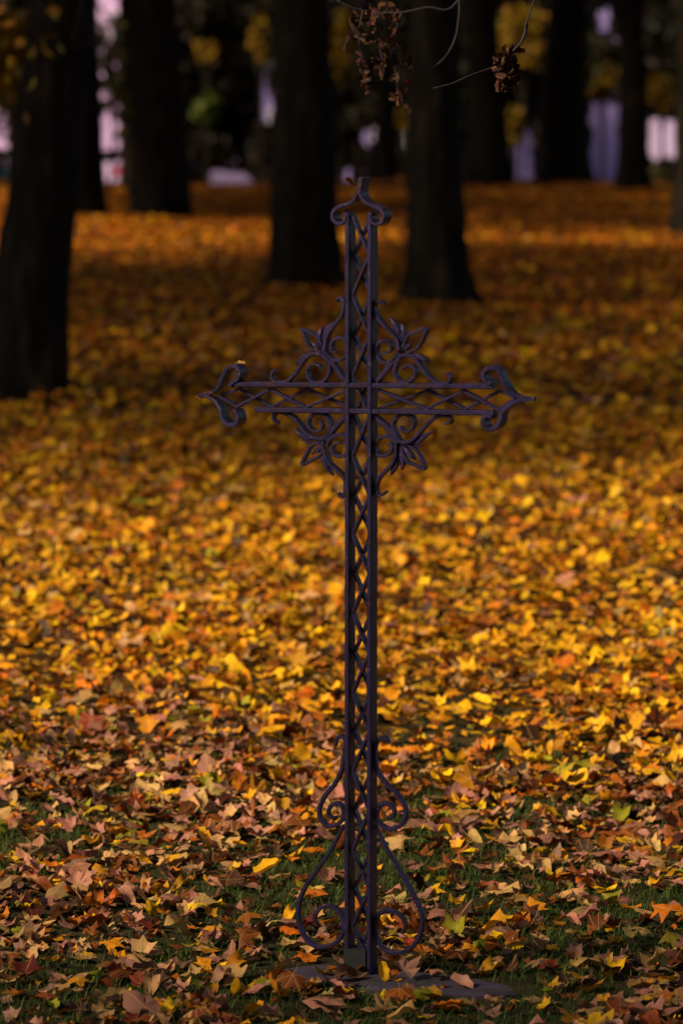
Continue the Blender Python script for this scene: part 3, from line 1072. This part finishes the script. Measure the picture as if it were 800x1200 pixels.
ys_ = 21.5
for path in ([(100, -60, 0), (98, -5, 0), (90, 25, 0), (84, 50, 0)], [(112, -40, 0), (112, 15, 0), (110, 47, 0), (86, 56, 0)], [(30, -60, 0), (45, 0, 0), (60, 30, 0), (72, 55, 0)]):
    sprig('twig', T1, path, ys_, None, None, None, None, rad=.006)
for q, (x, y) in enumerate([(50, 48), (60, 42), (72, 54), (42, 58), (62, 15), (68, 20), (35, 66), (30, 135), (40, 98), (56, 60), (12, 30), (5, 50), (14, 70), (3, 12), (22, 88), (8, 95), (24, 45)]):
    loose_leaf('shoot_leaf', T1, at_depth(x, y, ys_ + .15 * math.sin(q)), .055, [(.42, .24, .01), (.36, .15, .01), (.30, .26, .02)][q % 3], q % 7, 200 + q)

# drooping branches with withered leaves that hang into the top of the picture
br = thing('drooping_branch', 'thin drooping branch with withered dark red brown leaves above the cross', 'branch', at_depth(450, -200, 9.6))
for path, rd in (([(620, -420, 0), (560, -150, 0), (540, -20, 0), (538, 15, 0), (533, 45, 0), (520, 68, 0), (497, 86, 0)], .0042),
                 ([(620, -420, 0), (570, -100, 0), (535, 2, 0), (500, 8, 0), (470, 14, 0), (440, 14, 0), (412, 8, 0), (395, 0, 0)], .0036),
                 ([(470, 14, 0), (462, 50, 0), (464, 90, 0), (470, 125, 0)], .003),
                 ([(425, 12, 0), (420, 45, 0), (428, 80, 0)], .003),
                 ([(440, 14, 0), (446, 60, 0), (452, 95, 0)], .003)):
    sprig('twig', br, path, 9.6, None, None, None, None, rad=rd)
q = 0
rl = random.Random(5)
for (cx, cy, sx, sy, nn) in ((425, 28, 18, 24, 26), (452, 62, 16, 26, 24), (470, 108, 9, 22, 15), (448, 18, 18, 14, 14), (484, 75, 6, 14, 5), (428, 85, 8, 24, 12)):
    for _ in range(nn):
        p = at_depth(cx + rl.uniform(-sx, sx), cy + rl.uniform(-sy, sy), 9.6 + rl.uniform(-.08, .08))
        c = rl.choice([(.020, .007, .004), (.035, .009, .004), (.015, .006, .004), (.06, .018, .004), (.045, .007, .005)])
        loose_leaf('withered_leaf', br, p, rl.uniform(.013, .027), c, rl.choice([3, 5, 5, 4]), 300 + 2 * q)
        q += 1
b2 = thing('hanging_twig', 'bare purple grey twig holding a curled bunch of dry rusty leaves', 'twig', at_depth(620, -150, 8.25))
sprig('twig', b2, [(617, 27, .02), (615, 38, .01), (610, 50, 0), (603, 57, 0), (597, 66, 0)], 8.25, None, None, None, None, rad=.0042)
sprig('twig', b2, [(800, -420, 2.2), (680, -160, 1.2), (622, 10, .1), (617, 27, .02), (615, 34, .01)], 8.25, None, None, None, None, rad=.0022)
sprig('twig', b2, [(597, 66, 0), (578, 78, .03), (550, 88, .0), (530, 97, 0), (507, 103, 0)], 8.25, None, None, None, None, rad=.0019)
for q in range(44):
    p = at_depth(595 + rl.uniform(-12, 12), 81 + rl.uniform(-23, 23), 8.25 + rl.uniform(-.025, .025))
    c = rl.choice([(.035, .011, .005), (.02, .008, .005), (.12, .04, .006), (.05, .015, .005)])
    loose_leaf('withered_leaf', b2, p, rl.uniform(.018, .028), c, rl.choice([3, 5]), 500 + 2 * q)
# ------------------------------------------------------------------ far background
def shrub(px_, py_, rx, ry, Yd, cols, label, cat='shrub', n=900, size=.13, name='shrub', stem=True, group=None):
    c = at_depth(px_, py_, Yd)
    ppm = FPX / Yd
    gx = float(gz(c.x, Yd))
    t = thing(name, label, cat, (c.x, Yd, gx), 0, group)
    a, b = rx / ppm, ry / ppm
    r_ = np.random.default_rng(int(px_ * 7 + py_))
    h = c.z - gx
    cl = [(0, 0, h, a * .8, a * .8, b * .8)]
    for q in range(6):
        an = q * 1.05
        cl.append((a * .5 * math.cos(an), a * .5 * math.sin(an), h + b * r_.uniform(-.6, .6), a * .5, a * .5, b * .45))
    link('foliage', foliage('foliage', cl, n, size, cols, int(px_ + 3 * py_)), t)
    mb = MB()
    mb.tube([(0, 0, -.1), (.03, 0, h * .5), (.0, 0.02, h)], [.05, .04, .02], 7)
    for q in range(4):
        an = q * 1.57 + .4
        mb.tube([(0.02, 0, h * .55), (a * .4 * math.cos(an), a * .4 * math.sin(an), h + b * .2)], [.025, .008], 5)
    mb.build('stem', M_BARK, t)
    return t


BG = [
    # px, py, rx, ry, depth, colours, label
    (12, 60, 34, 60, 70, DULL, 'golden sapling at the far upper left corner'),
    (130, 85, 26, 90, 72, OLIVE, 'thin olive sapling in front of the bright house wall'),
    (10, 130, 22, 36, 76, OLIVE, 'thin low olive bush by the left edge'),
    (242, 15, 34, 38, 96, DARK, 'dark crown of small tree above the green bush'),
    (242, 62, 16, 16, 94, DULL, 'small orange sapling between two left trunks'),
    (241, 130, 20, 24, 92, GREEN, 'small bright green bush between two left trunks'),
    (243, 176, 36, 22, 97, DARK, 'dark low shrub above the silver car'),
    (240, 100, 34, 16, 99, DARK, 'dark shrub behind the green bush'),
    (305, 45, 13, 34, 94, DULL, 'yellow sapling left of the broad trunk'),
    (312, 184, 22, 42, 95, DARK, 'dark shrub at the left foot of the broad trunk'),
    (402, 55, 14, 58, 90, DULL, 'tall yellow sapling right of the broad trunk'),
    (432, 70, 18, 62, 96, DARK, 'dark shrub behind the withered leaves'),
    (418, 138, 30, 14, 97, DARK, 'dark low shrub behind the cross top'),
    (417, 184, 34, 10, 98, DARK, 'dark hedge bush behind the cross top'),
    (470, 138, 9, 12, 92, DULL, 'small orange sapling against the flared trunk'),
    (472, 198, 12, 22, 96, DARK, 'dark small shrub left of the flared trunk'),
    (602, 150, 13, 30, 92, DULL, 'small yellow sapling in front of the right-hand lilac wall'),
    (612, 50, 46, 46, 93, DULL, 'broad yellow sapling behind the hanging leaf bunch'),
    (600, 95, 40, 30, 99, DARK, 'dark shrub below the broad yellow sapling'),
    (680, 70, 34, 40, 88, OLIVE, 'olive sapling around the wide far trunk'),
    (704, 95, 18, 26, 93, DULL, 'yellow sapling above the lilac wall strip'),
    (706, 60, 22, 18, 98, DARK, 'dark shrub top above the lilac wall strip'),
    (775, 108, 22, 24, 92, DULL, 'yellow bush above the white van'),
    (775, 45, 40, 50, 98, DARK, 'dark crown of small tree at the upper right'),
    (778, 205, 30, 18, 97, DARK, 'dark low shrub below the white van'),
    (768, 208, 12, 14, 90, OLIVE, 'small olive shrub by the right-hand trunk'),
    (655, 160, 40, 40, 99, DARK, 'dark shrub behind the wide far trunk'),
    (205, 100, 40, 90, 99, DARK, 'dark tall shrub behind the straight trunk'),
    (555, 60, 30, 90, 99, DARK, 'dark tall shrub behind the far trunk pair'),
    (340, 60, 40, 90, 99, DARK, 'dark tall shrub behind the broad trunk'),
    (480, 50, 30, 70, 99, DARK, 'dark tall shrub behind the flared trunk'),
    (745, 60, 26, 70, 99, DARK, 'dark tall shrub behind the slim right trunk'),
    (55, 100, 50, 100, 99, DARK, 'dark tall shrub behind the left-edge tree'),
]
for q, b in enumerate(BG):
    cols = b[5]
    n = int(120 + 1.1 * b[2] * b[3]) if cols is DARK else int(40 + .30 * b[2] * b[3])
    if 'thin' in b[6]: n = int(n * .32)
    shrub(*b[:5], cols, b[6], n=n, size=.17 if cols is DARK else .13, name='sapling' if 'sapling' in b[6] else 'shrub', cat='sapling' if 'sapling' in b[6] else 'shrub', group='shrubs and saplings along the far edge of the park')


# the dark thicket that closes the park, with openings through which the houses and cars show
GAPS = [(114, 146, -80, 176), (-30, 22, 126, 174), (306, 328, 70, 144), (424, 439, 152, 173), (397, 412, 188, 216), (588, 624, 150, 226), (688, 724, 118, 226), (698, 713, 12, 40), (757, 795, 138, 186), (112, 146, 185, 224), (244, 306, 198, 226), (465, 479, 133, 180)]
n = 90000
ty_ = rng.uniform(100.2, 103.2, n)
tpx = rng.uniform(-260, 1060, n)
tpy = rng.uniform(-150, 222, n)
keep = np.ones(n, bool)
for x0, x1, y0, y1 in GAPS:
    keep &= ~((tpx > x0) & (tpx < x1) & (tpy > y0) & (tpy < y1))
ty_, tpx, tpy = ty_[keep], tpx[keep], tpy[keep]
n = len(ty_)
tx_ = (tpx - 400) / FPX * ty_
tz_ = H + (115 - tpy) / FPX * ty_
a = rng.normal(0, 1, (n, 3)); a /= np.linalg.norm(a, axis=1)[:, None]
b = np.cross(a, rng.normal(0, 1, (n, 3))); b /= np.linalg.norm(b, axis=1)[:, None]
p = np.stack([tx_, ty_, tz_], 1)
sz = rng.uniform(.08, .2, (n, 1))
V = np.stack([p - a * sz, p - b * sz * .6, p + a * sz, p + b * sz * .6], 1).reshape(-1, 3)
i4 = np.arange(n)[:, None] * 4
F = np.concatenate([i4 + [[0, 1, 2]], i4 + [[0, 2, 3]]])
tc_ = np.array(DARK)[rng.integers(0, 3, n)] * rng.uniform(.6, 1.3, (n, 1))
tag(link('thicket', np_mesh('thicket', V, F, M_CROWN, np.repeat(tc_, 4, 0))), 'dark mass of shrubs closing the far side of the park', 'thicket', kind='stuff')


def house(x0, x1, Yd, h, wall, label, wins, door=None):
    t = thing('house', label, 'house', ((x0 + x1) / 2, Yd, -1.0))
    hw = (x1 - x0) / 2
    mb = MB()
    mb.box(-hw, hw, 0, 9, -.2, h)
    mb.build('wall', wall, t)
    mb = MB()
    mb.add([(-hw - .4, -.5, h - .05), (hw + .4, -.5, h - .05), (hw + .4, 9.5, h - .05), (-hw - .4, 9.5, h - .05), (-hw + .3, 4.5, h + 2.8), (hw - .3, 4.5, h + 2.8)],
           [(0, 1, 5, 4), (2, 3, 4, 5), (1, 2, 5), (3, 0, 4), (0, 3, 2, 1)])
    rf = mb.build('roof', M_ROOF, t)
    mb = MB()
    mb.box(-.4, .4, 3, 3.8, h + 1, h + 3.8)
    mb.build('chimney', M_ROOF, rf)
    for wx, wz in wins:
        mb = MB()
        for a in ((-.6, -.52, -.75, .75), (.52, .6, -.75, .75), (-.52, .52, -.75, -.67), (-.52, .52, .67, .75), (-.03, .03, -.67, .67)):
            mb.box(wx + a[0], wx + a[1], -.06, .05, wz + a[2], wz + a[3])
        w_ = mb.build('window', M_FRAME, t)
        mb = MB()
        mb.box(wx - .52, wx + .52, -.03, .04, wz - .67, wz + .67)
        mb.build('pane', M_GLASS, w_)
    if door is not None:
        mb = MB()
        mb.box(door - .5, door + .5, -.05, .05, 0, 2.1)
        d_ = mb.build('door', M_ROOF, t)
        mb = MB()
        mb.box(door + .36, door + .4, -.1, -.05, 1, 1.12)
        mb.build('handle', M_RIM, d_)
    return t


YB = 128.0
pm = FPX / YB
hx = lambda px_: (px_ - 400) / pm
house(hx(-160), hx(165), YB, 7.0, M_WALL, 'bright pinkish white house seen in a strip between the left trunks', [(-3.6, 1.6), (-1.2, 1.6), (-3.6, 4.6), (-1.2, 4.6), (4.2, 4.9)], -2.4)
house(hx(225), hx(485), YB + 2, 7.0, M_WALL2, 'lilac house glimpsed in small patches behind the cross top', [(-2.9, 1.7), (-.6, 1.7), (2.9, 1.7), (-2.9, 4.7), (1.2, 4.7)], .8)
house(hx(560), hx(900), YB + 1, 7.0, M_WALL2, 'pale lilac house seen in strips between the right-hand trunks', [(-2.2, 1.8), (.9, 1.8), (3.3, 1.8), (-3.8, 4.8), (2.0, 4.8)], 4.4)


def car(px_c, Yd, paint, label, van=False, flip=1):
    t = thing('parked_van' if van else 'parked_car', label, 'van' if van else 'car', ((px_c - 400) / (FPX / Yd), Yd, -.994), 0 if flip > 0 else math.pi, 'vehicles parked along the far road')
    if van:
        prof = [(-2.4, .35), (2.35, .35), (2.42, .8), (2.2, 1.15), (1.55, 1.35), (1.0, 2.15), (.7, 2.25), (-2.35, 2.25), (-2.45, 2.0), (-2.45, .6)]
        low = prof
    else:
        prof = [(-2.1, .32), (2.1, .32), (2.18, .55), (2.1, .78), (1.2, .93), (.55, 1.38), (.2, 1.46), (-.9, 1.45), (-1.3, 1.36), (-1.85, 1.02), (-2.12, .95), (-2.18, .6)]
    n = len(prof)
    mb = MB()
    rows = []
    for yy, sc_ in ((-.86, .95), (-.8, 1.0), (.8, 1.0), (.86, .95)):
        rows.append([(x * (sc_ * .02 + .98), yy * (.84 if z > 1.0 and not van else 1), z if sc_ == 1 else .35 + (z - .35) * .985) for x, z in prof])
    vs = [p for r in rows for p in r]
    fs = []
    for i in range(3):
        for k in range(n):
            k2 = (k + 1) % n
            fs.append((i * n + k, i * n + k2, (i + 1) * n + k2, (i + 1) * n + k))
    fs.append(tuple(range(n)))
    fs.append(tuple(3 * n + k for k in range(n - 1, -1, -1)))
    mb.add(vs, fs)
    body = mb.build('body', paint, t)
    for sd_ in (-1, 1):
        quads = [[(.98, 1.0), (.5, 1.36), (.02, 1.38), (.02, 1.0)], [(-.06, 1.0), (-.06, 1.38), (-.85, 1.38), (-1.35, 1.05)]] if not van else [[(1.45, 1.4), (1.0, 2.0), (.45, 2.0), (.45, 1.4)]]
        for qd in quads:
            mb = MB()
            y_ = sd_ * (.735 if not van else .868)
            a = [(x, y_, z) for x, z in qd]
            b = [(x, y_ - sd_ * .06, z) for x, z in qd]
            mb.add(a + b, [(0, 1, 2, 3), (0, 4, 5, 1), (1, 5, 6, 2), (2, 6, 7, 3), (3, 7, 4, 0)])
            mb.build('window', M_GLASS, t)
        for wx in (-1.35, 1.35):
            mb = MB()
            pts = [(wx, sd_ * .70, .31), (wx, sd_ * .875, .31)]
            mb.tube(pts, .31, 18)
            wh = mb.build('wheel', M_TYRE, t)
            mb = MB()
            mb.tube([(wx, sd_ * .875, .31), (wx, sd_ * .885, .31)], .19, 12)
            mb.build('rim', M_RIM, wh)
        xr = -2.185 if not van else -2.46
        mb = MB()
        mb.box(xr - .01, xr + .16, sd_ * .62 - .25, sd_ * .62 + .25, .66 if not van else .9, .88 if not van else 1.3)
        mb.build('tail_light', M_RED, t)
        mb = MB()
        mb.box(-xr - .18, -xr - .0, sd_ * .62 - .18, sd_ * .62 + .18, .6, .76)
        mb.build('headlight', M_LAMP, t)
    return t


car(52, 110, M_WHITE, 'white parked car with a red tail light showing between the left trunks', flip=-1)
car(258, 111, M_SILVER, 'silver parked car whose low side shows left of the broad trunk')
car(-60, 109, M_TEAL, 'teal parked car just showing at the left edge of the photo')
car(846, 111, M_WHITE, 'white van showing between the trunks at the right edge', van=True, flip=1)
